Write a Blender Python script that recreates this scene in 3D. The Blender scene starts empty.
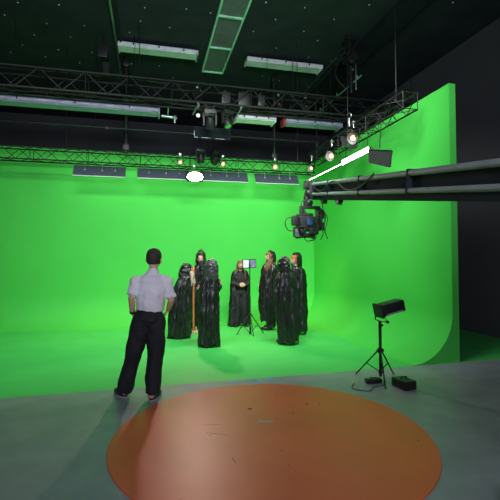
import bpy, bmesh, math, random
from mathutils import Vector, Matrix, noise
random.seed(7)
sc = bpy.context.scene
COL = sc.collection
PI = math.pi

# ------------------------------------------------------------------ camera
CAMH = 1.65
yw, pt, rl = math.radians(13.94), math.radians(1.30), math.radians(-0.31)
fwd = Vector((math.sin(yw)*math.cos(pt), math.cos(yw)*math.cos(pt), math.sin(pt)))
r0 = Vector((math.cos(yw), -math.sin(yw), 0)); u0 = r0.cross(fwd)
rgt = math.cos(rl)*r0 + math.sin(rl)*u0; upv = -math.sin(rl)*r0 + math.cos(rl)*u0
cam = bpy.data.cameras.new('camera'); cam.sensor_width = 36; cam.lens = 36*405.6/500
cam.clip_start = 0.05; cam.clip_end = 100
co = bpy.data.objects.new('camera', cam); COL.objects.link(co)
m = Matrix((rgt, upv, -fwd)).transposed().to_4x4(); m.translation = (0, 0, CAMH)
co.matrix_world = m
sc.camera = co

# ------------------------------------------------------------------ world, exposure
sc.view_settings.view_transform = 'Standard'; sc.view_settings.look = 'None'
sc.view_settings.gamma = 1; sc.view_settings.use_curve_mapping = False
sc.view_settings.exposure = 0.0
W = bpy.data.worlds.new('dim_studio'); sc.world = W; W.use_nodes = True
W.node_tree.nodes['Background'].inputs[0].default_value = (0.35, 0.5, 0.6, 1)
W.node_tree.nodes['Background'].inputs[1].default_value = 0.02

# ------------------------------------------------------------------ large lights
def area(name, loc, target, sx, sy, power, col, spread=180):
    l = bpy.data.lights.new(name, 'AREA'); l.shape = 'RECTANGLE'; l.size = sx; l.size_y = sy
    l.energy = power; l.color = col; l.spread = math.radians(spread)
    o = bpy.data.objects.new(name, l); COL.objects.link(o); o.location = loc
    o.rotation_euler = (Vector(target)-Vector(loc)).to_track_quat('-Z', 'Y').to_euler()
    return o
def spot(name, loc, target, power, col, ang=60, blend=.6, rad=.06):
    l = bpy.data.lights.new(name, 'SPOT'); l.energy = power; l.color = col
    l.spot_size = math.radians(ang); l.spot_blend = blend; l.shadow_soft_size = rad
    o = bpy.data.objects.new(name, l); COL.objects.link(o); o.location = loc
    o.rotation_euler = (Vector(target)-Vector(loc)).to_track_quat('-Z', 'Y').to_euler()
    return o
KEY = (0.93, 1.0, 0.92)
area('studio_wash', (-1.6, 5.2, 5.6), (-1.6, 10.2, 0.6), 3.0, .6, 76, KEY, 95)
area('studio_wash', (2.2, 5.2, 5.6), (3.6, 9.8, 0.6), 3.0, .6, 128, KEY, 95)
area('studio_top', (1.2, 6.2, 5.9), (1.2, 7.6, 0), 4.5, .8, 26, KEY, 100)
area('studio_front', (0.3, -2.5, 3.8), (0.6, 6, 1.6), 2.5, 1.2, 190, (0.86, 0.84, 1.0))
area('ceiling_fill', (0.3, -2.8, 3.0), (1.2, 9.0, 6.4), 2.0, 1.0, 66, (0.80, 0.92, 1.0), 70)  # unseen fill, added to brighten the ceiling fixtures from below
spot('rear_key', (1.09, 9.88, 3.64), (0.7, 3.6, 0.0), 240, (1.0, 0.70, 0.58), 75, .5, .09)
for wx, tx, ty in ((.74, -.8, 9.7), (1.81, 2.3, 8.8), (3.19, 3.8, 9.6)):       # the small warm lamps of the rear truss pool on the floor
    spot('warm_pool', (wx, 9.93, 4.0), (tx, ty, 0.0), 260, (1.0, 0.50, 0.07), 58, 1.0, .14)

# ------------------------------------------------------------------ materials
def mat(name, col, rough=.6, metal=0., var=.12, scale=6., bump=0., bscale=20., spec=.5, emis=None, es=1., coat=0., dark=None):
    m = bpy.data.materials.new(name); m.use_nodes = True
    nt = m.node_tree; n = nt.nodes; b = n['Principled BSDF']
    b.inputs['Roughness'].default_value = rough; b.inputs['Metallic'].default_value = metal
    b.inputs['Specular IOR Level'].default_value = spec; b.inputs['Coat Weight'].default_value = coat
    tc = n.new('ShaderNodeTexCoord'); no = n.new('ShaderNodeTexNoise'); no.inputs['Scale'].default_value = scale
    no.inputs['Detail'].default_value = 4
    nt.links.new(tc.outputs['Object'], no.inputs['Vector'])
    r = n.new('ShaderNodeValToRGB'); nt.links.new(no.outputs['Fac'], r.inputs['Fac'])
    d = dark or tuple(c*(1-var) for c in col); l = tuple(min(1, c*(1+var)) for c in col)
    r.color_ramp.elements[0].position = .3; r.color_ramp.elements[0].color = (*d, 1)
    r.color_ramp.elements[1].position = .7; r.color_ramp.elements[1].color = (*l, 1)
    nt.links.new(r.outputs['Color'], b.inputs['Base Color'])
    if bump:
        n2 = n.new('ShaderNodeTexNoise'); n2.inputs['Scale'].default_value = bscale; n2.inputs['Detail'].default_value = 3
        nt.links.new(tc.outputs['Object'], n2.inputs['Vector'])
        bp = n.new('ShaderNodeBump'); bp.inputs['Strength'].default_value = bump; bp.inputs['Distance'].default_value = .02
        nt.links.new(n2.outputs['Fac'], bp.inputs['Height']); nt.links.new(bp.outputs['Normal'], b.inputs['Normal'])
    if emis:
        b.inputs['Emission Color'].default_value = (*emis, 1); b.inputs['Emission Strength'].default_value = es
    return m
M = dict(
    green=mat('chroma_green_paint', (0.075, 0.62, 0.085), .7, var=.03, scale=1.2, spec=.25),
    greenfloor=mat('chroma_green_floor_paint', (0.07, 0.60, 0.12), .5, var=.05, scale=2., bump=.05, bscale=6),
    concrete=mat('grey_painted_concrete', (0.24, 0.285, 0.30), .42, var=.12, scale=3., bump=.05, bscale=30),
    disc=mat('orange_turntable_vinyl', (0.64, 0.115, 0.055), .41, var=.10, scale=1.4, bump=.04, bscale=45),
    scuff=mat('dark_scuff', (0.05, 0.03, 0.02), .8),
    ceiling=mat('black_acoustic_ceiling', (0.02, 0.028, 0.034), .9, var=.25, scale=2.),
    pin=mat('white_pin', (0.75, 0.8, 0.8), .5),
    blackwall=mat('black_hall_wall', (0.09, 0.09, 0.10), .9, var=.1, scale=.5),
    ply=mat('raw_plywood', (0.25, 0.18, 0.1), .8),
    black=mat('black_metal', (0.012, 0.013, 0.014), .45, metal=.0, var=.2, spec=.5),
    matte=mat('matte_black_casing', (0.02, 0.026, 0.032), .9, spec=.1),
    trussm=mat('dark_truss_metal', (0.006, 0.007, 0.007), .6),
    alu=mat('aluminium', (0.55, 0.57, 0.58), .35, metal=.9),
    armgrey=mat('grey_arm_tube', (0.24, 0.27, 0.31), .6),
    chrome=mat('chrome', (0.55, 0.55, 0.58), .28, metal=1.),
    white=mat('white_enamel', (0.85, 0.85, 0.92), .45),
    lav=mat('pale_lavender_enamel', (0.40, 0.38, 0.56), .5),
    ledback=mat('blue_grey_panel_casing', (0.06, 0.08, 0.11), .55, var=.1),
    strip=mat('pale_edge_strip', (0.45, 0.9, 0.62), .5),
    bartint=mat('green_light_tint', (0.05, 0.12, 0.06), .5),  # green light falling on the dark clamp bars, put into their colour
    duct=mat('grey_ceiling_panel', (0.16, 0.17, 0.18), .7),
    led=mat('led_face', (1, 1, 1), .5, emis=(1.0, 0.98, 0.9), es=14),
    wash=mat('cyc_lamp_face', (1, 1, 1), .5, emis=(.95, 1.0, .9), es=4),
    hot=mat('lit_lamp_lens', (1, 1, 1), .5, emis=(1.0, 0.9, 0.78), es=60),
    warm=mat('warm_filament', (1, .7, .5), .5, emis=(1.0, 0.42, 0.24), es=3.0),
    cloak=mat('black_satin', (0.010, 0.009, 0.011), .36, var=.3, scale=9, bump=.5, bscale=9, spec=.55),
    cloth=mat('black_cloth', (0.016, 0.016, 0.018), .8, var=.2, bump=.3),
    hoodgrey=mat('charcoal_satin', (0.055, 0.05, 0.06), .48, var=.3, scale=9, bump=.6, bscale=10, spec=.7),
    tee=mat('white_cotton', (0.80, 0.78, 0.86), .9, var=.05, bump=.25, bscale=14),
    trousers=mat('dark_trouser_cloth', (0.012, 0.015, 0.02), .8, var=.2, bump=.3, bscale=14),
    skin=mat('skin', (0.64, 0.37, 0.27), .5, var=.06),
    lips=mat('lips', (0.42, 0.12, 0.1), .45),
    eye=mat('eye', (0.05, 0.03, 0.02), .2),
    hairdark=mat('dark_short_hair', (0.03, 0.02, 0.015), .7, var=.4, scale=60, bump=.3, bscale=120),
    hairbrown=mat('brown_hair', (0.16, 0.065, 0.03), .5, var=.4, scale=30, bump=.4, bscale=40),
    hairred=mat('ginger_hair', (0.50, 0.15, 0.04), .5, var=.3, scale=30, bump=.4, bscale=40),
    hairpale=mat('ash_blond_hair', (0.55, 0.45, 0.33), .5, var=.2, scale=30, bump=.4, bscale=40),
    shoe=mat('black_leather', (0.015, 0.014, 0.014), .35),
    sole=mat('pale_rubber', (0.35, 0.35, 0.36), .6),
    wood=mat('orange_pine', (0.72, 0.20, 0.06), .5, var=.2, scale=12),
    basewood=mat('pale_pine', (0.62, 0.46, 0.32), .6, var=.15, scale=12),
    tapeblue=mat('blue_tape', (0.10, 0.38, 0.72), .6),
    tapegrey=mat('pale_green_tape', (0.30, 0.42, 0.34), .6),
    screenw=mat('lit_screen', (.5, .55, .6), .3, emis=(.50, .66, .74), es=.6),
    blue=mat('blue_plastic', (0.02, 0.06, 0.17), .4),
    red=mat('red_plastic', (0.45, 0.03, 0.05), .5),
    cable=mat('black_cable', (0.02, 0.02, 0.02), .5),
    cablegrey=mat('grey_cable', (0.10, 0.12, 0.11), .5),
)
def screen_picture():
    m = bpy.data.materials.new('screen_picture'); m.use_nodes = True; nt = m.node_tree; n = nt.nodes
    b = n['Principled BSDF']; tc = n.new('ShaderNodeTexCoord'); v = n.new('ShaderNodeTexVoronoi'); v.inputs['Scale'].default_value = 9
    nt.links.new(tc.outputs['Object'], v.inputs['Vector'])
    r = n.new('ShaderNodeValToRGB'); e = r.color_ramp.elements
    e[0].color = (.04, .05, .14, 1); e[1].color = (.55, .12, .16, 1); x = e.new(.45); x.color = (.25, .42, .62, 1)
    nt.links.new(v.outputs['Color'], r.inputs['Fac']); nt.links.new(r.outputs['Color'], b.inputs['Emission Color'])
    b.inputs['Emission Strength'].default_value = .8; b.inputs['Base Color'].default_value = (.02, .02, .03, 1)
    return m
M['screenp'] = screen_picture()

# ------------------------------------------------------------------ helpers
def obj(name, bm, m, parent=None, smooth=True, mats=None):
    me = bpy.data.meshes.new(name)
    bmesh.ops.recalc_face_normals(bm, faces=bm.faces) if smooth != 'keep' else None
    bm.to_mesh(me); bm.free()
    for mm in (mats or [m]): me.materials.append(mm)
    o = bpy.data.objects.new(name, me); COL.objects.link(o)
    if parent is not None: o.parent = parent
    if smooth:
        me.shade_smooth()
        try: me.set_sharp_from_angle(angle=math.radians(40))
        except Exception: pass
    return o
def tag(o, label, cat, group=None):
    o['label'] = label; o['category'] = cat
    if group: o['group'] = group
    return o
def thing(name, label, cat, loc=(0, 0, 0), rz=0, group=None):
    o = bpy.data.objects.new(name, None); COL.objects.link(o); o.empty_display_size = .1
    o.location = loc; o.rotation_euler = (0, 0, rz)
    return tag(o, label, cat, group)
def struct(name, bm, m, smooth=False, mats=None):
    o = obj(name, bm, m, None, smooth, mats); o['kind'] = 'structure'; return o
def dup(root, loc, rz=None, label=None):
    def cp(o, par):
        c = o.copy(); COL.objects.link(c)
        if par is not None: c.parent = par
        for ch in list(o.children): cp(ch, c)
        return c
    r = cp(root, None); r.location = loc
    if rz is not None: r.rotation_euler = (0, 0, rz)
    if label: r['label'] = label
    return r
def B(): return bmesh.new()
def box(bm, c, s, rot=None, mi=0, bev=0):
    r = bmesh.ops.create_cube(bm, size=1)
    M4 = Matrix.Translation(Vector(c)) @ (rot.to_4x4() if rot else Matrix.Identity(4)) @ Matrix.Diagonal((*s, 1))
    bmesh.ops.transform(bm, matrix=M4, verts=r['verts'])
    fs = {f for v in r['verts'] for f in v.link_faces}
    for f in fs: f.material_index = mi
    if bev:
        es = list({e for v in r['verts'] for e in v.link_edges})
        bmesh.ops.bevel(bm, geom=es, offset=bev, segments=2, affect='EDGES', profile=.6)
    return bm
def cone(bm, a, b, ra, rb=None, seg=12, flat=None):
    a = Vector(a); b = Vector(b); d = b-a; rb = ra if rb is None else rb
    if d.length < 1e-6: return bm
    r = bmesh.ops.create_cone(bm, cap_ends=True, segments=seg, radius1=ra, radius2=rb, depth=d.length)
    q = d.to_track_quat('Z', 'Y').to_matrix().to_4x4()
    bmesh.ops.transform(bm, matrix=Matrix.Translation((a+b)/2) @ q, verts=r['verts'])
    return bm
def ball(bm, c, r, rot=None, seg=16):
    r = (r, r, r) if isinstance(r, (int, float)) else r
    g = bmesh.ops.create_uvsphere(bm, u_segments=seg, v_segments=max(8, seg*2//3), radius=1)
    bmesh.ops.transform(bm, matrix=Matrix.Translation(Vector(c)) @ (rot.to_4x4() if rot else Matrix.Identity(4)) @ Matrix.Diagonal((*r, 1)), verts=g['verts'])
    return bm
def limb(bm, pts, rads, seg=14):
    for i, (p, r) in enumerate(zip(pts, rads)):
        ball(bm, p, r, seg=seg)
        if i: cone(bm, pts[i-1], p, rads[i-1], r, seg)
    return bm
def tube(bm, pts, r, seg=8, closed=False):
    pts = [Vector(p) for p in pts]; n = len(pts); rings = []
    for i, p in enumerate(pts):
        t = (pts[min(i+1, n-1)]-pts[max(i-1, 0)]).normalized()
        q = t.to_track_quat('Z', 'Y')
        rings.append([bm.verts.new(p + q @ Vector((r*math.cos(2*PI*k/seg), r*math.sin(2*PI*k/seg), 0))) for k in range(seg)])
    for i in range(n-1):
        # align twist
        k0 = min(range(seg), key=lambda k: (rings[i+1][k].co-rings[i][0].co).length)
        rings[i+1] = rings[i+1][k0:]+rings[i+1][:k0]
        for k in range(seg):
            bm.faces.new((rings[i][k], rings[i][(k+1) % seg], rings[i+1][(k+1) % seg], rings[i+1][k]))
    bm.faces.new(rings[0][::-1]); bm.faces.new(rings[-1])
    return bm
def curve_pts(pts, n=8):
    P = [Vector(p) for p in pts]; out = []
    for i in range(len(P)-1):
        a, b, c, d = P[max(i-1, 0)], P[i], P[i+1], P[min(i+2, len(P)-1)]
        for k in range(n):
            t = k/n
            out.append(.5*((2*b)+(c-a)*t+(2*a-5*b+4*c-d)*t*t+(3*b-a-3*c+d)*t**3))
    out.append(P[-1]); return out
def lathe(bm, prof, c=(0, 0, 0), rot=None, seg=24):
    Mx = Matrix.Translation(Vector(c)) @ (rot.to_4x4() if rot else Matrix.Identity(4))
    rings = [[bm.verts.new(Mx @ Vector((r*math.cos(2*PI*k/seg), r*math.sin(2*PI*k/seg), z))) for k in range(seg)] for r, z in prof]
    for a, b in zip(rings, rings[1:]):
        for k in range(seg): bm.faces.new((a[k], a[(k+1) % seg], b[(k+1) % seg], b[k]))
    return bm
def aim(d):                       # rotation whose +Z looks along d
    return Vector(d).to_track_quat('Z', 'Y').to_matrix()

# ------------------------------------------------------------------ setting
XR, YB, CR, ZT = 4.65, 11.0, 0.78, 4.45
HX0, HX1, HY0, HY1, HZ = -6.5, 7.0, -4.0, 15.0, 6.6
YG = 5.47                         # front edge of the green paint
bm = B(); box(bm, ((HX0+HX1)/2, (HY0+YG)/2, -.1), (HX1-HX0, YG-HY0, .2)); struct('floor', bm, M['concrete'])
bm = B(); box(bm, ((HX0+HX1)/2, (HY1+YG)/2, -.1), (HX1-HX0, HY1-YG, .2)); struct('floor', bm, M['greenfloor'])
def profile():
    p = []
    for i in range(17):
        a = PI/2*i/16
        p.append((CR*(1-math.sin(a)), CR*(1-math.cos(a))))
    p[0] = (CR, 0.0005)
    p += [(0, 1.6), (0, 3.0), (0, ZT), (-.12, ZT), (-.12, 0.0005)]
    return p
def sweep(pts0, pts1):
    bm = B(); a = [bm.verts.new(p) for p in pts0]; b = [bm.verts.new(p) for p in pts1]; n = len(a)
    for i in range(n): bm.faces.new((a[i], a[(i+1) % n], b[(i+1) % n], b[i]))
    bm.faces.new(a[::-1]); bm.faces.new(b); return bm
P = profile()
struct('wall_back', sweep([(HX0+.02, YB-d, z) for d, z in P], [(XR-d, YB-d, z) for d, z in P]), M['green'], smooth=True)
struct('wall_right', sweep([(XR-d, YB-d, z) for d, z in P], [(XR-d, YG, z) for d, z in P]), M['green'], smooth=True)
for nm, c, s in (('wall_rear', ((HX0+HX1)/2, HY1+.1, HZ/2), (HX1-HX0+.4, .2, HZ)), ('wall_front', ((HX0+HX1)/2, HY0-.1, HZ/2), (HX1-HX0+.4, .2, HZ)),
                 ('wall_left', (HX0-.1, (HY0+HY1)/2, HZ/2), (.2, HY1-HY0, HZ)), ('wall_side_right', (HX1+.1, (HY0+HY1)/2, HZ/2), (.2, HY1-HY0, HZ))):
    bm = B(); box(bm, c, s); struct(nm, bm, M['blackwall'])
# ceiling with its pins
bm = B(); box(bm, ((HX0+HX1)/2, (HY0+HY1)/2, HZ+.1), (HX1-HX0, HY1-HY0, .2))
pins = [(-0.09, 8.11), (0.71, 7.96), (1.19, 7.98), (-0.18, 8.59), (0.42, 8.69), (-0.42, 9.08), (-0.38, 9.95), (1.14, 9.99), (0.25, 10.49), (-0.44, 10.54), (0.63, 11.09),
        (2.18, 7.4), (2.97, 7.38), (4.16, 7.0), (2.53, 7.89), (3.7, 7.6), (3.26, 8.16), (4.9, 7.74), (2.19, 8.42), (2.89, 8.97), (3.7, 8.44), (2.71, 9.93), (2.96, 10.45), (3.5, 10.62), (3.79, 9.2)]
for ix in range(-6, 8):
    for iy in range(-3, 18):
        if iy % 2 == 0 or ix < -1 or iy < 8: continue
for ix in range(-7, 0):
    for iy in range(0, 16): pins.append((-0.95+ix*.75+(iy % 2)*.37, 3.0+iy*.55+random.uniform(-.1, .1)))
for ix in range(0, 9):
    for iy in range(0, 7): pins.append((-0.3+ix*.75+(iy % 2)*.37, 2.6+iy*.65+random.uniform(-.1, .1)))
for x, y in pins:
    if x < HX0+.1: continue
    r = bmesh.ops.create_cone(bm, cap_ends=True, segments=10, radius1=.013, radius2=.013, depth=.012)
    bmesh.ops.translate(bm, verts=r['verts'], vec=(x, y, HZ-.005))
    for f in {f for v in r['verts'] for f in v.link_faces}: f.material_index = 1
struct('ceiling', bm, None, mats=[M['ceiling'], M['pin']])
bm = B(); box(bm, (4.85, 5.0, HZ-.10), (.40, 17.9, .20)); o = struct('trim_1', bm, M['matte'])

# orange disc on the floor
bm = B(); r = bmesh.ops.create_cone(bm, cap_ends=True, segments=160, radius1=1.475, radius2=1.47, depth=.008)
bmesh.ops.translate(bm, verts=r['verts'], vec=(0, 0, .004))
disc = obj('floor_disc', bm, M['disc'], None, False); disc.location = (1.12, 3.74, 0)
tag(disc, 'large round orange disc lying on the grey concrete floor', 'floor disc')
marks = [(-.05, .62, .05, .035, .3), (.62, .62, .03, .02, 1), (-.45, -.45, .10, .006, 1.7), (-.50, .08, .22, .005, -.5), (-.52, .30, .16, .004, -.2)]
for k in range(12):                # scratches and specks, each a mark of its own on the disc
    a = random.uniform(0, 2*PI); rr = 1.35*math.sqrt(random.random()); L = random.choice((.012, .02, .06)); w = .012 if L < .03 else .0035
    marks.append((rr*math.cos(a), rr*math.sin(a), L, w, random.uniform(0, PI)))
for (x, y, L, w, rz) in marks:
    bm = B(); box(bm, (x, y, .0083), (L, w, .0008), Matrix.Rotation(rz, 3, 'Z')); obj('scuff_mark', bm, M['scuff'], disc, False)

# tape on the floor
def tape(name, label, x, y, L, w, rz, m, z=0.0, group=None):
    bm = B(); box(bm, (0, 0, .001), (L, w, .0015)); o = obj(name, bm, m, None, False); o.location = (x, y, z+.0003); o.rotation_euler = (0, 0, rz)
    tag(o, label, 'tape', group)
tape('tape_strip', 'small blue tape strip on grey floor, leftmost of the three blue ones behind the disc', 1.10, 5.38, .14, .05, .1, M['tapeblue'])
bm = B(); box(bm, (0, 0, .001), (.15, .05, .0015)); box(bm, (.045, -.06, .001), (.05, .13, .0015), Matrix.Rotation(.35, 3, 'Z'))
o = obj('tape_strip', bm, M['tapeblue'], None, False); o.location = (1.35, 5.37, .0003)
tag(o, 'blue tape mark bent like a hook, middle of the three blue ones behind the disc', 'tape')
tape('tape_strip', 'small blue tape strip on grey floor, rightmost of the three blue ones behind the disc', 1.60, 5.41, .13, .06, .2, M['tapeblue'])
tape('tape_patch', 'small pale green oval tape patch on the orange disc', 1.14, 3.98, .15, .04, -.2, M['tapegrey'], .0092)

# ------------------------------------------------------------------ trusses
def truss(name, label, p0, p1, w, h, bay, rch=.02, rl=.009, m=None):
    m = m or M['trussm']
    p0 = Vector(p0); p1 = Vector(p1); d = (p1-p0); L = d.length; ax = d.normalized(); side = Vector((-ax.y, ax.x, 0))
    t = thing(name, label, 'truss', p0)
    C = [(-w/2, -h/2), (w/2, -h/2), (w/2, h/2), (-w/2, h/2)]
    def P(i, s): return side*C[i][0] + Vector((0, 0, C[i][1])) + ax*s
    for i in range(4):
        bm = B(); cone(bm, P(i, 0), P(i, L), rch, seg=10); obj('chord', bm, m, t)
    n = max(1, round(L/bay)); b = L/n
    for a, c in ((0, 1), (1, 2), (2, 3), (3, 0)):
        bm = B()
        for k in range(n):
            i, j = (a, c) if k % 2 == 0 else (c, a)
            cone(bm, P(i, k*b), P(j, (k+1)*b), rl, seg=6)
            if k % 4 == 0: cone(bm, P(a, k*b), P(c, k*b), rl, seg=6)
        obj('lacing', bm, m, t)
    return t
def hang_rod(parent, x, y, z0, z1, r=.008):
    bm = B(); cone(bm, (x, y, z0), (x, y, z1), r, seg=8); cone(bm, (x, y, z1-.03), (x, y, z1), .03, seg=12); obj('hanger_rod', bm, M['black'], parent)
tr = truss('lighting_truss', 'long black box truss crossing the ceiling left to right, the nearer higher one', (-6.3, 8.7, 5.17), (6.8, 8.7, 5.17), .42, .40, .42, .024, .011)
for x in (-4, -0.2, 3.3, 6.3): hang_rod(tr, x+6.3, 0, .2, HZ-5.17)
tr2 = truss('lighting_truss', 'slim box truss with zigzag lacing just above the green back wall', (-6.3, 10.3, 4.11), (4.35, 10.3, 4.11), .28, .28, .30, .016, .008)
for x in (-5, -1.9, 1.3, 3.9): hang_rod(tr2, x+6.3, 0, .14, HZ-4.11)
tr3 = truss('lighting_truss', 'slim box truss along the right green wall carrying the open faced lamps', (4.25, 5.9, 4.30), (4.25, 10.1, 4.30), .28, .28, .30, .016, .008)
for y in (6.3, 8.1, 9.8): hang_rod(tr3, 0, y-5.9, .14, HZ-4.30)

# ------------------------------------------------------------------ ceiling fittings
def batten(label, x0, x1, y, z, mats, rods=True, name='batten_light', group=None, capcol=None, hh=.13):
    t = thing(name, label, 'ceiling light', ((x0+x1)/2, y, z), 0, group); L = x1-x0
    bm = B()                                        # trapezoid reflector housing
    pr = [(-.16, 0), (-.18, -hh*.25), (-.17, -hh*.62), (.17, -hh*.62), (.18, -hh*.25), (.16, 0)]
    a = [bm.verts.new((-L/2, q[0], q[1])) for q in pr]; b = [bm.verts.new((L/2, q[0], q[1])) for q in pr]; n = len(pr)
    for i in range(n): bm.faces.new((a[i], a[(i+1) % n], b[(i+1) % n], b[i]))
    bm.faces.new(a[::-1]); bm.faces.new(b)
    obj('housing', bm, mats[0], t, False)
    bm = B(); box(bm, (0, 0, -hh*.66), (L*.97, .28, .02)); obj('diffuser', bm, mats[1], t, False)
    for s in (-1, 1):
        bm = B(); box(bm, (s*(L/2+.008), 0, -hh*.5), (.03, .37, hh*.8), bev=.008); obj('end_cap', bm, mats[0], t)
    for k in range(3):
        bm = B(); box(bm, (-L*.32+k*L*.32, -.182, -hh*.33), (.03, .02, .04)); obj('clip', bm, M['black'], t, False)
    if rods:
        for s in (-.35, .35):
            bm = B(); cone(bm, (s*L, 0, 0), (s*L, 0, HZ-z), .006, seg=6); obj('hanger_rod', bm, M['black'], t)
    return t
batten('long white batten light on the black ceiling, left of the panel strip', -.66, 1.08, 9.5, 6.52, (M['white'], M['white']))
batten('long white batten light on the black ceiling, right of the panel strip', 2.30, 4.20, 9.5, 6.52, (M['white'], M['white']))
batten('pale lavender batten hung below the black truss at the left edge', -3.2, .20, 9.15, 4.98, (M['lav'], M['lav']), hh=.17)
batten('short pale batten with greenish glow hung below the middle of the black truss', 1.95, 2.85, 9.15, 4.98, (M['white'], M['white']), hh=.15)
t = batten('pale lavender batten with a red end cap below the right part of the black truss', 3.15, 4.55, 9.15, 4.98, (M['lav'], M['lav']), hh=.15)
bm = B(); box(bm, (-.74, 0, -.07), (.07, .26, .16), bev=.01); obj('red_cap', bm, M['red'], t)
# clamp stub at the end of the left lavender batten
t = thing('pipe_clamp', 'small pale pipe clamp at the right end of the left lavender batten', 'clamp', (.40, 9.15, 4.85))
bm = B(); cone(bm, (-.14, 0, .0), (.12, 0, -.02), .03, seg=12); ball(bm, (.15, 0, -.02), .055); obj('clamp_body', bm, M['alu'], t)
bm = B(); cone(bm, (.0, 0, .02), (.0, -.24, .14), .015, seg=10); obj('bracket', bm, M['alu'], t)
bm = B(); cone(bm, (.15, 0, -.04), (.15, 0, -.14), .02, seg=10); obj('pin', bm, M['alu'], t)

# strip of framed ceiling panels
t = thing('panel_strip', 'row of grey ceiling panels framed with pale green edges', 'ceiling panels', (1.60, 7.0, HZ))
Y0 = -4.6
for k in range(7):
    ya, yb = 3.45-1.24*(k+1), 3.45-1.24*k
    fr = B()
    for s in (-1, 1): box(fr, (s*.262, (ya+yb)/2, -.035), (.035, yb-ya, .07))
    box(fr, (0, yb-.015, -.0352), (.50, .04, .0701)); box(fr, (0, ya+.015, -.0352), (.50, .04, .0701)) if k == 6 else None
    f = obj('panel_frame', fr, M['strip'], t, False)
    bm = B(); box(bm, (0, (ya+yb)/2-.008, -.021), (.478, yb-ya-.03, .03)); obj('panel', bm, M['duct'], f, False)

# rails along the ceiling
def rail(label, x, y0, y1, z, m, r=.018):
    bm = B(); box(bm, (0, 0, 0), (r*2, y1-y0, r*2.4), bev=.004)
    for y in (-.42, 0, .42): box(bm, (0, y*(y1-y0), (HZ-z)/2), (.02, .02, HZ-z))
    o = obj('ceiling_rail', bm, m, None); o.location = (x, (y0+y1)/2, z); tag(o, label, 'rail', None)
rail('thin pale rail under the ceiling at the left edge, left one of the pair', -.72, 7.6, 11.0, 6.50, M['alu'])
rail('thin dark green-lit rail under the ceiling at the left edge, right one of the pair', -.62, 7.6, 11.0, 6.50, M['trussm'])
rail('thin rail under the ceiling leading to the hanging rig, leftmost of three', 4.38, 8.9, 12.5, 6.50, M['alu'], .012)
rail('pale green rail under the ceiling behind the hanging rig, middle of three', 5.12, 9.0, 12.5, 6.50, M['strip'], .014)
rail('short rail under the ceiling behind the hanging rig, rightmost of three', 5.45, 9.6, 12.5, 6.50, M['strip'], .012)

# hanging rig at the upper right (telescopic hoist)
t = thing('telescopic_hoist', 'black telescopic hoist hanging from the ceiling above the right end of the black truss', 'hoist', (4.40, 8.25, HZ))
bm = B(); box(bm, (0, 0, -.03), (.26, .26, .06), bev=.01); obj('ceiling_plate', bm, M['black'], t)
bm = B(); cone(bm, (0, 0, -.06), (0, 0, -.34), .035, .05); obj('upper_pole', bm, M['black'], t)
bm = B(); box(bm, (-.02, 0, -.42), (.24, .24, .22), bev=.02); box(bm, (.12, 0, -.38), (.14, .14, .22), bev=.02); box(bm, (-.14, 0, -.32), (.12, .12, .10), bev=.02); obj('winch_body', bm, M['black'], t)
bm = B(); lathe(bm, [(0, -.08), (.10, -.08), (.13, -.03), (.13, .03), (.10, .08), (0, .08)], (-.02, -.16, -.5), Matrix.Rotation(PI/2, 3, 'X')); obj('cable_drum', bm, M['black'], t)
for k, (r, a, b) in enumerate(((.055, -.52, -.80), (.045, -.80, -1.05), (.033, -1.05, -1.22))):
    bm = B(); cone(bm, (.02, 0, a), (.02, 0, b), r, seg=16); cone(bm, (.02, 0, b), (.02, 0, b+.03), r+.012, seg=16); obj('tube_section', bm, M['black'], t)
for dx in (-.09, .12):
    bm = B(); cone(bm, (dx, -.04, -.5), (dx, -.04, -1.15), .012, seg=8); obj('guide_rod', bm, M['alu' if dx > 0 else 'black'], t)
for p in ((-.05, -.13, -.60), (.02, -.10, -.72)):
    bm = B(); ball(bm, p, .022); obj('knob', bm, M['alu'], t)
bm = B(); tube(bm, curve_pts([(-.12, 0, -.3), (-.32, .1, -.75), (-.1, .05, -1.1)]), .008); obj('cable', bm, M['cable'], t)

# chrome cylinder under the truss right, above the lamps
t = thing('hook_clamp', 'small chrome hook clamp hanging from the right part of the black truss', 'clamp', (4.47, 8.45, 4.93))
bm = B(); cone(bm, (0, 0, -.05), (0, 0, -.24), .035, seg=16); obj('clamp_body', bm, M['chrome'], t)
bm = B(); tube(bm, curve_pts([(0, 0, -.06), (.05, 0, 0), (.04, 0, .06), (-.02, 0, .07), (-.045, 0, .03)]), .012); obj('hook', bm, M['alu'], t)

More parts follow.
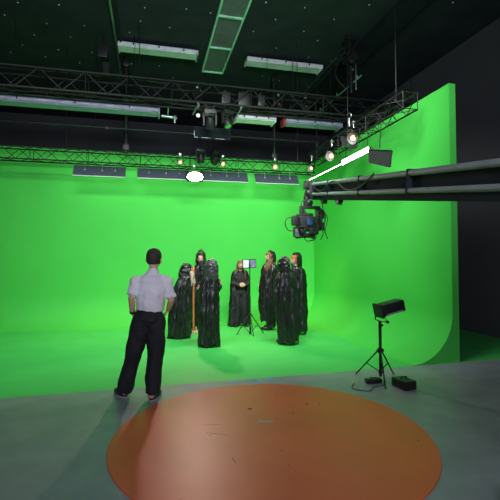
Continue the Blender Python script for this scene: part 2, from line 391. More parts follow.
# ------------------------------------------------------------------ lamps
def lamp(label, loc, d, R=.11, L=.16, face='warm', cat='stage lamp', top=None, body='black', doors=True, name='stage_lamp', inner='chrome'):
    t = thing(name, label, cat, loc); d = Vector(d).normalized(); rm = aim(d)
    bm = B(); lathe(bm, [(0, -L), (R*.55, -L), (R*.8, -L*.75), (R, -L*.1), (R, 0), (R*.94, 0), (R*.94, -L*.1), (R*.5, -L*.6), (0, -L*.62)], (0, 0, 0), rm); obj('housing', bm, M[body], t)
    bm = B(); lathe(bm, [(R*.93, -.01), (R*.80, -L*.25), (R*.45, -L*.5), (0, -L*.56)], (0, 0, 0), rm); obj('reflector', bm, M[inner], t)
    bm = B(); lathe(bm, [(0, -L*.18), (R*.42, -L*.2), (R*.45, -L*.34), (0, -L*.4)], (0, 0, 0), rm); obj('bulb', bm, M[face], t)
    side = rm @ Vector((1, 0, 0)); 
    side = Vector((side.x, side.y, 0)).normalized() if Vector((side.x, side.y, 0)).length > .1 else Vector((1, 0, 0))
    c = -d*L*.4; hgt = R+.10
    bm = B(); tube(bm, [c+side*(R+.012), c+side*(R+.02)+Vector((0, 0, hgt*.7)), c+side*R*.4+Vector((0, 0, hgt)), c-side*R*.4+Vector((0, 0, hgt)), c-side*(R+.02)+Vector((0, 0, hgt*.7)), c-side*(R+.012)], .010); obj('yoke', bm, M['black'], t)
    top = top if top is not None else .2
    bm = B(); cone(bm, c+Vector((0, 0, hgt-.01)), c+Vector((0, 0, hgt+top)), .012, seg=8); box(bm, c+Vector((0, 0, hgt+top)), (.06, .06, .07), bev=.01); obj('clamp', bm, M['alu'], t)
    if doors:
        for k in range(4):
            a = PI/2*k; u = rm @ Vector((math.cos(a), math.sin(a), 0)); v = rm @ Vector((-math.sin(a), math.cos(a), 0))
            bm = B(); p0 = u*R; p1 = u*(R*1.55)+d*R*.8
            vs = [bm.verts.new(q) for q in (p0-v*R*.75, p0+v*R*.75, p1+v*R*.95, p1-v*R*.95)]
            bm.faces.new(vs); r = bmesh.ops.extrude_face_region(bm, geom=bm.faces[:]); bmesh.ops.translate(bm, verts=[e for e in r['geom'] if isinstance(e, bmesh.types.BMVert)], vec=u*.004)
            obj('barn_door', bm, M['black'], t, False)
    return t
t = thing('flood_lamp', 'blazing white lamp hanging below the rear truss above the cloaked group', 'stage lamp', (1.09, 10.0, 3.70))
Rf = Matrix.Rotation(.35, 3, 'X')
bm = B(); box(bm, (0, .03, 0), (.40, .14, .24), Rf, bev=.03); obj('housing', bm, M['black'], t)
bm = B(); ball(bm, Rf @ Vector((0, -.045, 0)), (.19, .022, .105), Rf, 28); obj('lens', bm, M['hot'], t)
bm = B(); tube(bm, [(-.215, .03, 0), (-.215, .05, .14), (-.12, .07, .19), (.12, .07, .19), (.215, .05, .14), (.215, .03, 0)], .010); obj('yoke', bm, M['black'], t)
bm = B(); cone(bm, (0, .07, .18), (0, .10, .27), .014, seg=8); box(bm, (0, .13, .28), (.06, .08, .06), bev=.01); obj('clamp', bm, M['alu'], t)
lamp('small warm glowing lamp on the rear truss, left of the blazing white lamp', (.74, 10.06, 4.05), (0, -1, -.35), .055, .10, 'warm', top=.03, doors=False)
lamp('small warm glowing lamp on the rear truss, just right of the blazing white lamp', (1.81, 10.06, 4.06), (.1, -1, -.35), .06, .10, 'warm', top=.03, doors=False)
lamp('small warm glowing lamp on the rear truss at its right third', (3.19, 10.06, 4.05), (-.1, -1, -.35), .065, .10, 'warm', top=.03, doors=False)
lamp('chrome open faced lamp on the right truss, farthest of three', (4.10, 9.9, 4.02), (-.9, -.35, -.35), .09, .15, 'warm', top=.11, body='chrome', doors=False, name='open_face_lamp', inner='armgrey')
lamp('chrome open faced lamp on the right truss, middle of three', (4.02, 8.55, 4.00), (-.9, -.35, -.35), .12, .20, 'warm', top=.11, body='chrome', doors=False, name='open_face_lamp', inner='armgrey')
lamp('chrome open faced lamp with glowing filament on the right truss, nearest of three', (4.05, 7.55, 4.12), (-.8, -.45, -.45), .125, .18, 'warm', top=.09, body='chrome', doors=True, name='open_face_lamp', inner='armgrey')
lamp('small white lamp dot beside the hanging clamps under the black truss', (1.03, 8.75, 4.78), (0, -1, -.2), .045, .08, 'wash', top=.06, doors=False, name='small_lamp')

# dark fixtures clamped to the trusses
def mover(label, loc, s=1., tilt=.4, rz=0., top=.12):
    t = thing('moving_head_lamp', label, 'stage lamp', loc, rz)
    bm = B(); box(bm, (0, 0, 0), (.26*s, .2*s, .10*s), bev=.015); obj('base', bm, M['black'], t)
    for q in (-1, 1):
        bm = B(); box(bm, (q*.13*s, 0, -.14*s), (.035*s, .10*s, .26*s), bev=.01); obj('yoke_arm', bm, M['black'], t)
    R = Matrix.Rotation(tilt, 3, 'X')
    bm = B(); lathe(bm, [(0, .12*s), (.07*s, .11*s), (.095*s, .04*s), (.10*s, -.10*s), (.085*s, -.13*s), (0, -.12*s)], (0, 0, -.22*s), R); h = obj('head', bm, M['black'], t)
    bm = B(); lathe(bm, [(0, -.134*s), (.075*s, -.134*s), (.075*s, -.125*s)], (0, 0, -.22*s), R); obj('lens', bm, M['chrome'], h)
    for q in (-.08, .08):
        bm = B(); box(bm, (q*s, 0, .05*s+top/2), (.02, .03, top), bev=.004); obj('clamp', bm, M['trussm'], t)
    return t
mover('black moving head lamp under the main truss, left of the two close together', (1.25, 8.52, 4.78), 1., .5, 0, .15)
mover('black moving head lamp under the main truss, right of the two close together', (1.62, 8.52, 4.80), .9, -.4, .4, .16)
mover('black moving head lamp on the rear truss above the blazing white lamp', (1.25, 10.1, 4.38), .9, .3, 0, .05)
mover('black moving head lamp on the rear truss just right of the blazing white lamp', (1.62, 10.1, 4.36), .9, .8, .5, .05)
for k, (x, lab) in enumerate(((1.02, 'black par can standing in line inside the black truss, left one'), (2.85, 'black par can in line inside the black truss, middle one'), (3.5, 'black par can in line inside the black truss, right one'))):
    t = lamp(lab, (x, 8.62, 5.13), (.2, -1, -.5), .08, .18, 'eye', top=.04, doors=False, name='par_can', inner='black')
# slanted clamp bars, dark metal with the green light put into their colour
for k, (x, z, lab) in enumerate(((.93, 4.79, 'short slanted green-lit bar below the black truss, left one'), (1.86, 4.79, 'short slanted green-lit bar below the black truss, right one'))):
    bm = B(); cone(bm, (-.05, 0, -.10), (.07, 0, .12), .014, seg=8); box(bm, (.07, 0, .15), (.05, .05, .08), bev=.01); o = obj('clamp_bar', bm, M['bartint'], None); o.location = (x, 8.50, z); tag(o, lab, 'bar')
# dark rectangular frame hung between the trusses
t = thing('flag_frame', 'black rectangular flag frame with thin white edge marks hung between the trusses', 'flag frame', (1.42, 9.3, 4.58))
bm = B(); box(bm, (0, 0, 0), (.86, .03, .26), bev=.006); obj('flag', bm, M['matte'], t)
for x, z, w, h in ((-.42, -.03, .012, .12), (-.38, -.115, .08, .012), (-.15, -.12, .22, .010), (.18, -.125, .22, .010)):
    bm = B(); box(bm, (x, -.018, z), (w, .006, h)); obj('edge_tape', bm, M['white'], t, False)
for s in (-.35, .35):
    bm = B(); cone(bm, (s, 0, .12), (s, 0, HZ-4.58), .006, seg=6); obj('hanger_rod', bm, M['black'], t)

# cyc wash panels behind/below the rear truss, front faces towards the green wall
def cyc_panel(label, x0, x1, label2=None):
    t = thing('wash_panel', label, 'panel light', ((x0+x1)/2, 10.28, 3.78), 0, 'flat panel lights below the rear truss'); w = x1-x0
    R = Matrix.Rotation(math.radians(-32), 3, 'X')
    a = Vector((0, .10, .13)); b = Vector((0, -.07, -.13)); d = (a-b); L = d.length
    bk = Matrix.Rotation(math.atan2(d.z, d.y), 3, 'X')
    bm = B(); box(bm, (0, 0, 0), (w, L, .035), bk, bev=.006); obj('casing', bm, M['ledback'], t)
    nrm = bk @ Vector((0, 0, 1)); nrm = -nrm if nrm.y < 0 else nrm
    bm = B(); box(bm, nrm*.021, (w-.05, L-.05, .006), bk); obj('diffuser', bm, M['wash'], t, False)
    bm = B(); box(bm, b+Vector((0, -.012, -.004)), (w, .014, .014)); obj('edge_trim', bm, M['white'], t, False)
    for s in (-.28, .05, .3):
        bm = B(); ball(bm, -nrm*.035+Vector((s*w, 0, 0)), .028); cone(bm, -nrm*.03+Vector((s*w, 0, 0)), Vector((s*w, .0, .2)), .008, seg=6); obj('knob', bm, M['alu'], t)
    return t
cyc_panel('flat blue-grey panel light below the rear truss, leftmost one cut by the frame', -1.75, -.56)
cyc_panel('flat blue-grey panel light below the rear truss, left of the blazing lamp', -.29, .98)
cyc_panel('flat blue-grey panel light below the rear truss, right of the blazing lamp', 1.25, 2.50)
cyc_panel('flat blue-grey panel light below the rear truss, rightmost one', 2.70, 3.90)

# bright LED strip panels along the right wall + black flag
def side_led(label, y0, y1, x, z, h, dz=0):
    t = thing('strip_light', label, 'strip light', (x, (y0+y1)/2, z), 0, 'bright strips along the right wall')
    R = Matrix.Rotation(math.radians(-35), 3, 'Y')
    bm = B(); box(bm, (0, 0, 0), (.05, y1-y0, h), bev=.006); obj('casing', bm, M['black'], t)
    bm = B(); box(bm, (-.028, 0, 0), (.006, y1-y0-.02, h-.015)); obj('led_face', bm, M['led'], t, False)
    for s in (-.4, .4):
        bm = B(); cone(bm, (0, s*(y1-y0), h/2), (.03, s*(y1-y0), 4.17-z), .008, seg=6); obj('bracket', bm, M['black'], t)
    return t
side_led('long thin glowing white strip light along the right wall, farther one', 8.32, 10.2, 4.22, 3.78, .028)
side_led('broad blazing white strip light along the right wall, nearer one', 7.10, 8.25, 4.20, 3.79, .12)
t = thing('light_flag', 'square dark flag hanging beside the blazing strip light at the right', 'flag', (4.16, 6.72, 3.66))
v = [(0, .36, .12), (0, -.40, -.10), (0, -.34, -.38), (0, .36, -.13)]
bm = B(); vs = [bm.verts.new(q) for q in v]; bm.faces.new(vs); r = bmesh.ops.extrude_face_region(bm, geom=bm.faces[:]); bmesh.ops.translate(bm, verts=[e for e in r['geom'] if isinstance(e, bmesh.types.BMVert)], vec=(.02, 0, 0)); obj('flag_cloth', bm, M['cloth'], t, False)
bm = B(); tube(bm, [(-.003, .36, .12), (-.003, -.40, -.10), (-.003, -.34, -.38), (-.003, .36, -.13), (-.003, .36, .12)], .01); obj('flag_rod', bm, M['black'], t)
bm = B(); cone(bm, (.01, 0, .05), (.05, 0, .5), .01, seg=6); obj('bracket', bm, M['black'], t)

# cable runs, pipes and drop poles that fill the grid
def pipe(name, label, cat, a, b, r, m='black', floor_=None):
    a = Vector(a); b = Vector(b); t = thing(name, label, cat, a)
    bm = B(); cone(bm, (0, 0, 0), b-a, r, seg=12); obj('pipe', bm, M[m], t)
    for f in (.06, .5, .94):
        bm = B(); p = (b-a)*f; box(bm, p, (r*3.2, r*3.2, r*3.2), bev=r*.6); obj('clamp', bm, M[m], t)
    return t
t = pipe('hanging_pipe', 'long thin black pipe hanging crosswise between the two trusses', 'pipe', (-6.2, 9.8, 4.70), (4.3, 9.8, 4.70), .022)
for x in (2.2, 5.0, 8.2):
    bm = B(); cone(bm, (x, 0, 0), (x, 0, HZ-4.70), .007, seg=6); obj('hanger_rod', bm, M['black'], t)
pipe('drop_pole', 'black drop pole from the ceiling to the rear truss at its right third', 'pole', (3.24, 10.3, 4.26), (3.24, 10.3, HZ), .045)
pipe('drop_pole', 'black drop pole from the ceiling to the rear truss near the left edge', 'pole', (-.55, 10.3, 4.26), (-.55, 10.3, HZ), .05)
random.seed(21)
for k, (z, y, lab) in enumerate(((5.40, 8.62, 'black cable run lying along the top of the near black truss'), (5.015, 8.80, 'black cable run sagging along the bottom of the near black truss'))):
    bm = B(); pts = [(-6.2+i*.52, y+random.uniform(-.05, .05), z+random.uniform(-.035, .02)) for i in range(25)]
    tube(bm, curve_pts(pts, 4), .020, 6); o = obj('cable_run', bm, M['cable'], None); tag(o, lab, 'cable')
t = thing('dimmer_box', 'black dimmer boxes hanging inside the near truss at its middle', 'dimmer box', (2.0, 8.7, 5.17))
for dx, w, h in ((-.38, .20, .26), (.02, .26, .30), (.42, .16, .24)):
    bm = B(); box(bm, (dx, 0, 0), (w, .22, h), bev=.015); obj('case', bm, M['black'], t)
    bm = B(); cone(bm, (dx, 0, h/2-.01), (dx, 0, .20), .012, seg=8); obj('hook', bm, M['alu'], t)
t = thing('chain_hoist', 'black chain hoist hanging from the ceiling at the left edge', 'hoist', (-.98, 9.2, HZ))
bm = B(); box(bm, (0, 0, -.45), (.22, .22, .30), bev=.03); cone(bm, (0, 0, -.02), (0, 0, -.32), .02, seg=10); obj('motor', bm, M['black'], t)
bm = B(); lathe(bm, [(0, -.22), (.07, -.22), (.10, 0), (.10, .02), (0, .02)], (.06, 0, -.72)); obj('chain_bag', bm, M['cloth'], t)
bm = B(); cone(bm, (-.06, 0, -.58), (-.06, 0, -1.25), .010, seg=8); obj('chain', bm, M['trussm'], t)
# ------------------------------------------------------------------ camera crane
A0 = Vector((2.88, 4.41, 2.54)); A1 = Vector((3.18, 7.42, 2.99))
ad = (A1-A0).normalized(); START = A0-ad*3.2; LA = (A1-START).length
t = thing('camera_crane', 'long telescopic camera crane arm of grey tubes reaching in from the right edge', 'camera crane', START)
sd = Vector((ad.y, -ad.x, 0)).normalized(); un = sd.cross(ad).normalized()
def AP(s, a, b): return ad*s+sd*a+un*b
for lab, b, m_, r in (('upper_tube', .12, 'armgrey', .034), ('lower_tube', -.07, 'armgrey', .030)):
    for s in (-1, 1):
        bm = B(); cone(bm, AP(0, s*.09, b), AP(LA-.05, s*.09, b), r, seg=16); obj(lab, bm, M[m_], t)
bm = B()
Mx = Matrix((sd, ad, un)).transposed()
box(bm, AP(LA/2-.03, 0, .035), (.12, LA-.1, .17), Mx, bev=.01); obj('core_beam', bm, M['matte'], t)
bm = B(); box(bm, AP(LA/2-.03, 0, -.14), (.16, LA-.06, .075), Mx, bev=.01); obj('under_rail', bm, M['matte'], t)
for s in (2.6, 3.9, 5.2):
    bm = B(); box(bm, AP(s, 0, .03), (.255, .03, .27), Mx, bev=.006); obj('band', bm, M['matte'], t)
for s in (4.95, 5.72):
    bm = B(); lathe(bm, [(0, -.04), (.085, -.04), (.085, -.02), (.07, 0), (.085, .02), (.085, .04), (0, .04)], AP(s, 0, -.17), aim(sd)); obj('roller', bm, M['black'], t)
bm = B(); tube(bm, curve_pts([AP(3.4, -.13, .16), AP(3.8, -.15, .0), AP(4.3, -.14, -.02), AP(4.9, -.14, .13), AP(5.5, -.14, -.02), AP(6.1, -.12, .1)]), .010); obj('cable', bm, M['cable'], t)
# pedestal out of frame so that the arm is carried
bm = B(); cone(bm, AP(.4, 0, -.16), Vector((AP(.4, 0, 0).x, AP(.4, 0, 0).y, -START.z+.25)), .07, .10, seg=20); obj('column', bm, M['black'], t)
bm = B(); box(bm, (AP(.4, 0, 0).x, AP(.4, 0, 0).y, -START.z+.17), (.7, .9, .16), bev=.02)
for sx in (-1, 1):
    for sy in (-1, 1): lathe(bm, [(0, -.04), (.1, -.04), (.1, .04), (0, .04)], (AP(.4, 0, 0).x+sx*.33, AP(.4, 0, 0).y+sy*.38, -START.z+.10), Matrix.Rotation(PI/2, 3, 'Y'), 20)
obj('dolly', bm, M['black'], t)
# arm nose
bm = B(); E = A1-START
box(bm, E+Vector((-.05, 0, .0)), (.22, .30, .34), Mx, bev=.03); box(bm, E+Vector((-.14, .05, .12)), (.14, .16, .16), bev=.02); ball(bm, E+Vector((-.15, -.02, -.06)), .09)
cone(bm, E+Vector((-.20, 0, -.10)), E+Vector((-.20, 0, -.30)), .05, .06); obj('nose_head', bm, M['black'], t)
for p in ((-.02, -.17, .15), (-.17, -.1, .05), (.03, -.18, -.05)):
    bm = B(); lathe(bm, [(0, -.02), (.03, -.02), (.035, 0), (.03, .02), (0, .02)], E+Vector(p), aim((0, 1, 0))); obj('knob', bm, M['trussm'], t)

HP = A1+Vector((-.15, .02, -.22))
t = thing('remote_camera', 'black film camera on a stabilised head hanging from the crane tip', 'camera', HP)
bm = B(); lathe(bm, [(0, .02), (.08, .02), (.09, -.02), (.06, -.08), (.06, -.10), (0, -.10)]); box(bm, (.03, 0, -.10), (.36, .12, .05), bev=.015); obj('pan_axis', bm, M['black'], t)
for x, z0, z1 in ((.19, -.10, -.52), (-.12, -.10, -.30)):
    bm = B(); box(bm, (x, .0, (z0+z1)/2), (.07, .13, z0-z1), bev=.02); box(bm, (x+.02, -.08, (z0+z1)/2-.03), (.04, .05, (z0-z1)*.6), bev=.01); obj('yoke_arm', bm, M['black'], t)
bm = B(); box(bm, (-.05, 0, -.40), (.30, .24, .26), bev=.02); box(bm, (-.02, -.02, -.25), (.16, .14, .08), bev=.02); body = obj('camera_body', bm, M['black'], t)
bm = B(); box(bm, (-.02, -.125, -.36), (.10, .02, .13), bev=.006); obj('side_display', bm, M['blue'], body)
bm = B(); box(bm, (-.24, .02, -.34), (.12, .12, .17), bev=.015); obj('battery', bm, M['black'], body)
bm = B(); cone(bm, (-.12, -.10, -.52), (-.22, -.12, -.56), .06, .075, seg=20); obj('lens', bm, M['black'], body)
mb = Matrix.Rotation(.3, 3, 'Y')
bm = B()
for dx, dz, w, h in ((0, .085, .17, .012), (0, -.085, .17, .012), (-.08, 0, .012, .17), (.08, 0, .012, .17)): box(bm, Vector((-.24, -.14, -.55))+Vector((dx, 0, dz)), (w, .09, h))
obj('matte_box', bm, M['black'], body, False)
bm = B(); box(bm, (-.24, -.10, -.55), (.11, .012, .13), bev=.004); obj('lens_glass', bm, M['alu'], body)
bm = B(); cone(bm, (-.28, -.02, -.49), (.22, -.02, -.49), .016, seg=10); cone(bm, (-.22, .06, -.64), (.14, .06, -.60), .018, seg=10); box(bm, (.02, .02, -.60), (.18, .16, .08), bev=.02); obj('rod_support', bm, M['black'], body)
bm = B(); cone(bm, (.08, -.02, -.50), (.08, -.02, -.66), .03, seg=12); box(bm, (.10, -.05, -.54), (.12, .1, .10), bev=.015); obj('focus_motor', bm, M['black'], body)
for pts in ([(-.24, 0, -.28), (-.40, -.02, -.30), (-.44, -.02, -.42), (-.36, 0, -.52), (-.24, 0, -.50)], [(.2, -.05, -.1), (.30, -.06, -.25), (.28, -.05, -.45), (.33, -.03, -.60)], [(-.1, .0, -.60), (-.05, -.05, -.70), (.12, -.03, -.66), (.14, 0, -.55)], [(.18, -.06, -.4), (.24, -.1, -.55), (.20, -.08, -.68)], [(-.05, -.1, .05), (-.18, -.12, -.05), (-.1, -.1, -.25)]):
    bm = B(); tube(bm, curve_pts(pts), .009); obj('cable', bm, M['cable'], t)

rc = t
for c_, s_ in (((-.16, .0, -.27), (.10, .14, .10)), ((.12, -.06, -.33), (.07, .16, .12)), ((-.13, -.10, -.47), (.12, .10, .08)), ((.02, -.12, -.53), (.10, .05, .10)), ((.26, .0, -.22), (.07, .10, .16)), ((.25, -.02, -.44), (.06, .10, .14))):
    bm = B(); box(bm, c_, s_, bev=.012); obj('accessory_box', bm, M['black'], rc)
for pts in ([(.28, -.02, -.15), (.36, -.03, -.3), (.30, -.05, -.5), (.36, -.02, -.66)], [(-.10, -.1, -.2), (-.2, -.12, -.36), (-.12, -.14, -.5)], [(.05, -.1, .1), (.2, -.12, 0), (.24, -.1, -.2)], [(-.02, -.14, -.3), (.1, -.18, -.42), (.04, -.15, -.58)]):
    bm = B(); tube(bm, curve_pts(pts), .008); obj('cable', bm, M['cable'], rc)
rc.scale = (1.10, 1.10, 1.10)
# ------------------------------------------------------------------ stands
def tripod(t, zh, R, legdirs, m, rp=.014, top=1.3, brace=.25, zb=.02):
    bm = B(); cone(bm, (0, 0, zb+.03), (0, 0, zh*2.0 if zh*2 < top else top), rp*1.25, seg=12); obj('column', bm, m, t)
    bm = B(); cone(bm, (0, 0, zh), (0, 0, top), rp*.8, seg=12); obj('riser', bm, m, t)
    bm = B(); cone(bm, (0, 0, zh-.03), (0, 0, zh+.03), rp*2.2, seg=14)
    box(bm, (0, 0, zh), (.09, .05, .03), bev=.006); obj('collar', bm, m, t)
    bm = B(); cone(bm, (0, 0, brace-.10), (0, 0, brace-.06), rp*1.9, seg=14); obj('lower_collar', bm, m, t)
    for a in legdirs:
        u = Vector((math.cos(a), math.sin(a), 0))
        bm = B(); cone(bm, u*.03+Vector((0, 0, zh)), u*R+Vector((0, 0, .012)), .010, seg=8); l = obj('leg', bm, m, t)
        bm = B(); ball(bm, u*R+Vector((0, 0, .013)), .013, seg=10); obj('rubber_foot', bm, M['cable'], l)
        f = .52; bm = B(); cone(bm, Vector((0, 0, brace-.08)), u*(.03+(R-.03)*f)+Vector((0, 0, zh*(1-f))), .007, seg=8); obj('brace', bm, m, l)
t = thing('light_stand', 'black tripod light stand on the concrete floor at the right edge', 'light stand', (3.05, 4.96, 0))
tripod(t, .40, .38, (PI*.66, .55, -PI/2-.4), M['black'], .016, .80, .19)
bm = B(); cone(bm, (0, 0, .70), (0, 0, .80), .022, seg=12); ball(bm, (.03, 0, .74), .018); obj('spigot', bm, M['black'], t)
t = thing('fresnel_lamp', 'black boxy lamp head tilted on top of the light stand at the right edge', 'lamp head', (3.13, 4.98, .80))
Rl = Matrix.Rotation(-.22, 3, 'Y')
bm = B(); box(bm, Rl @ Vector((.13, 0, .15)), (.34, .20, .16), Rl, bev=.02); obj('housing', bm, M['black'], t)
bm = B(); box(bm, Rl @ Vector((-.055, 0, .15)), (.03, .22, .19), Rl, bev=.006); obj('front_frame', bm, M['trussm'], t)
bm = B(); box(bm, Rl @ Vector((.12, -.105, .09)), (.26, .012, .02), Rl); obj('trim_bar', bm, M['armgrey'], t)
bm = B(); tube(bm, [(-.045, -.12, .14), (-.06, -.13, -.0), (-.08, -.02, -.005), (-.08, .02, -.005), (-.06, .13, -.0), (-.045, .12, .14)], .010); obj('yoke', bm, M['black'], t)
bm = B(); ball(bm, (-.035, -.135, .0), .022); obj('knob', bm, M['black'], t)
bm = B(); pts = curve_pts([(2.62, 4.90, .008), (2.50, 4.72, .008), (2.62, 4.58, .008), (2.70, 4.60, .008), (2.76, 4.68, .008), (2.86, 4.72, .008), (2.98, 4.74, .008), (3.02, 4.84, .008)])
tube(bm, pts, .006); o = obj('power_cable', bm, M['cablegrey'], None); tag(o, 'thin cable looping on the floor at the foot of the right light stand', 'cable')
t = thing('ballast_box', 'small black ballast box on the floor under the right light stand', 'box', (2.88, 4.86, 0), -.1)
bm = B(); box(bm, (0, 0, .035), (.21, .09, .055), bev=.008); obj('case', bm, M['black'], t)
bm = B(); tube(bm, [(-.05, 0, .06), (-.04, 0, .075), (.04, 0, .075), (.05, 0, .06)], .005); obj('handle', bm, M['trussm'], t)
bm = B(); box(bm, (.109, 0, .03), (.008, .05, .03)); obj('socket_plate', bm, M['trussm'], t)
t = thing('equipment_case', 'black equipment case half out of frame beside the light stand', 'case', (3.10, 4.58, 0), .1)
bm = B(); box(bm, (.05, 0, .06), (.18, .26, .11), bev=.015); obj('case', bm, M['black'], t)
bm = B(); tube(bm, [(.0, 0, .11), (.01, 0, .14), (.09, 0, .14), (.10, 0, .11)], .008); obj('handle', bm, M['black'], t)
bm = B(); box(bm, (-.043, .05, .07), (.006, .03, .03)); obj('latch', bm, M['trussm'], t)

t = thing('monitor_stand', 'slim black tripod stand in front of the long haired woman', 'light stand', (2.16, 8.73, 0))
tripod(t, .42, .30, (PI+.05, -.05, -PI/2), M['black'], .014, 1.46, .10)
t = thing('field_monitor', 'twin screen field monitor on top of the slim tripod', 'monitor', (2.15, 8.73, 1.46))
for s, mm, w in ((-1, 'screenw', .15), (1, 'screenp', .145)):
    bm = B(); box(bm, (s*.080, 0, .09+.002*s), (w, .03, .20), bev=.006); h = obj('monitor_body', bm, M['black'], t)
    bm = B(); box(bm, (s*.080, -.0165, .09), (w-.03, .004, .165)); obj('screen', bm, M[mm], h, False)
bm = B(); cone(bm, (0, .02, -.02), (0, .02, .1), .014, seg=10); box(bm, (0, .03, .09), (.24, .02, .03)); obj('mount', bm, M['black'], t)

# staff
t = thing('wooden_staff', 'orange wooden pole standing on a pale wooden foot, held by the bent cloaked person', 'staff', (.96, 9.15, 0))
bm = B(); box(bm, (0, 0, .76), (.04, .04, 1.48), bev=.004); obj('pole', bm, M['wood'], t)
bm = B(); box(bm, (.0, 0, .03), (.18, .12, .055), bev=.004); box(bm, (-.01, -.075, .025), (.22, .03, .05), bev=.003); box(bm, (.055, .0, .09), (.03, .06, .10), bev=.003); obj('foot_block', bm, M['basewood'], t)

# ------------------------------------------------------------------ people
def remesh_obj(bm, name, m, parent, vox, it=3, disp=None):
    me = bpy.data.meshes.new('tmp'); bm.to_mesh(me); bm.free()
    o = bpy.data.objects.new('tmp', me); COL.objects.link(o)
    r = o.modifiers.new('r', 'REMESH'); r.mode = 'VOXEL'; r.voxel_size = vox; r.use_smooth_shade = True
    s = o.modifiers.new('s', 'SMOOTH'); s.factor = .5; s.iterations = it
    dg = bpy.context.evaluated_depsgraph_get()
    me2 = bpy.data.meshes.new_from_object(o.evaluated_get(dg))
    bpy.data.objects.remove(o); bpy.data.meshes.remove(me)
    if disp:
        nn = [v.normal.copy() for v in me2.vertices]
        for v, n in zip(me2.vertices, nn): v.co += n*disp(v.co)
    me2.name = name; me2.materials.clear(); me2.materials.append(m); me2.shade_smooth()
    o = bpy.data.objects.new(name, me2); COL.objects.link(o); o.parent = parent
    return o
G = lambda a, s: math.exp(-(a/s)**2)
def head_surface(d, grow=0.):
    x, y, z = d
    if z > 0:
        q = (abs(x)**2.5+abs(y)**2.5+abs(z)**2.5)**(-1/2.5); q = 1+(q-1)*min(1, z*2.5); x, y, z = x*q, y*q, z*q*.97
    X, Y, Z = x*.077, y*.095, z*.116
    if z < 0:
        t_ = -z
        X *= 1-.34*t_**1.6; Y *= (1-.42*t_**1.4) if y < 0 else (1-.10*t_**2)
    if y > 0.2:
        Y += .020*G(X, .012)*G(Z+.022, .020) + .008*G(X, .009)*G(Z-.004, .02)
        Y -= .008*(G(X-.031, .016)+G(X+.031, .016))*G(Z-.006, .014)
        Y += .004*G(Z-.034, .012)*G(X, .05) + .005*G(X, .022)*G(Z+.064, .009) - .003*G(X, .02)*G(Z+.078, .006) + .008*G(X, .025)*G(Z+.100, .018)
    v = Vector((X, Y, Z))
    return v + v.normalized()*grow
def add_head(bm, c, R, S=1.):
    n, k = 40, 28; rows = []
    for i in range(k+1):
        ph = PI*i/k; row = []
        for j in range(n):
            th = 2*PI*j/n
            row.append(bm.verts.new(c + R @ (head_surface((math.cos(th)*math.sin(ph), math.sin(th)*math.sin(ph), math.cos(ph)))*S)))
        rows.append(row)
    for a, b in zip(rows, rows[1:]):
        for j in range(n): 
            try: bm.faces.new((a[j], b[j], b[(j+1) % n], a[(j+1) % n]))
            except Exception: pass
    bmesh.ops.remove_doubles(bm, verts=rows[0]+rows[-1], dist=1e-5)
    for s in (-1, 1):
        ball(bm, c + R @ Vector((s*.080, -.008, -.012))*S, (.010*S, .018*S, .031*S), R @ Matrix.Rotation(s*.25, 3, 'Z'))
def add_hand(bm, w, d, palmn, curl=.5, s=1., thumb=1):
    """w wrist, d hand direction, palmn palm normal (fingers curl towards it), thumb = side sign"""
    d = Vector(d).normalized(); pn = Vector(palmn); pn = (pn-d*pn.dot(d)).normalized(); sd_ = d.cross(pn)*thumb
    w = Vector(w)
    kn = w+d*.085*s
    rot = Matrix((sd_, pn, d)).transposed()
    ball(bm, w+d*.045*s, (.040*s, .017*s, .050*s), rot)
    ball(bm, w+d*.070*s, (.041*s, .015*s, .028*s), rot)
    for i, (off, L) in enumerate(((.030, .072), (.010, .080), (-.010, .074), (-.029, .058))):
        p = w+d*.06*s+sd_*off*s; q = kn+sd_*off*1.08*s; dd = d.copy(); pts = [p, q]; rr = [.011*s, .0098*s]
        for f, r in ((.42, .0095), (.32, .0088), (.26, .0078)):
            ca = curl*(.75 if len(pts) == 2 else 1.0)
            dd = (dd*math.cos(ca)+pn*math.sin(ca)).normalized() if True else dd
            axis = sd_
            pts.append(pts[-1]+dd*L*f*s); rr.append(r*s)
            # rotate the curl frame
            pn2 = sd_.cross(dd)*(-1 if sd_.cross(dd).dot(pn) < 0 and curl < 1.4 else 1)
            dd = dd
        limb(bm, pts, rr, 8)
    b = w+d*.025*s+sd_*.030*s; td = (d*.75+sd_*.75+pn*.35).normalized()
    limb(bm, [b, b+td*.035*s, b+td*.035*s+(d*.9+sd_*.25+pn*.35).normalized()*.030*s, b+td*.035*s+(d*.95+pn*.45).normalized()*.055*s], [.015*s, .012*s, .0105*s, .009*s], 8)
def Rz(a): return Matrix.Rotation(a, 3, 'Z')
def face_bits(parent, c, R):
    for s in (-1, 1):
        bm = B(); ball(bm, c+R @ Vector((s*.031, .078, .006)), (.013, .008, .007), R, 12); obj('eye', bm, M['eye'], parent)
    bm = B(); ball(bm, c+R @ Vector((0, .0865, -.064)), (.022, .008, .007), R, 12); obj('lips', bm, M['lips'], parent)
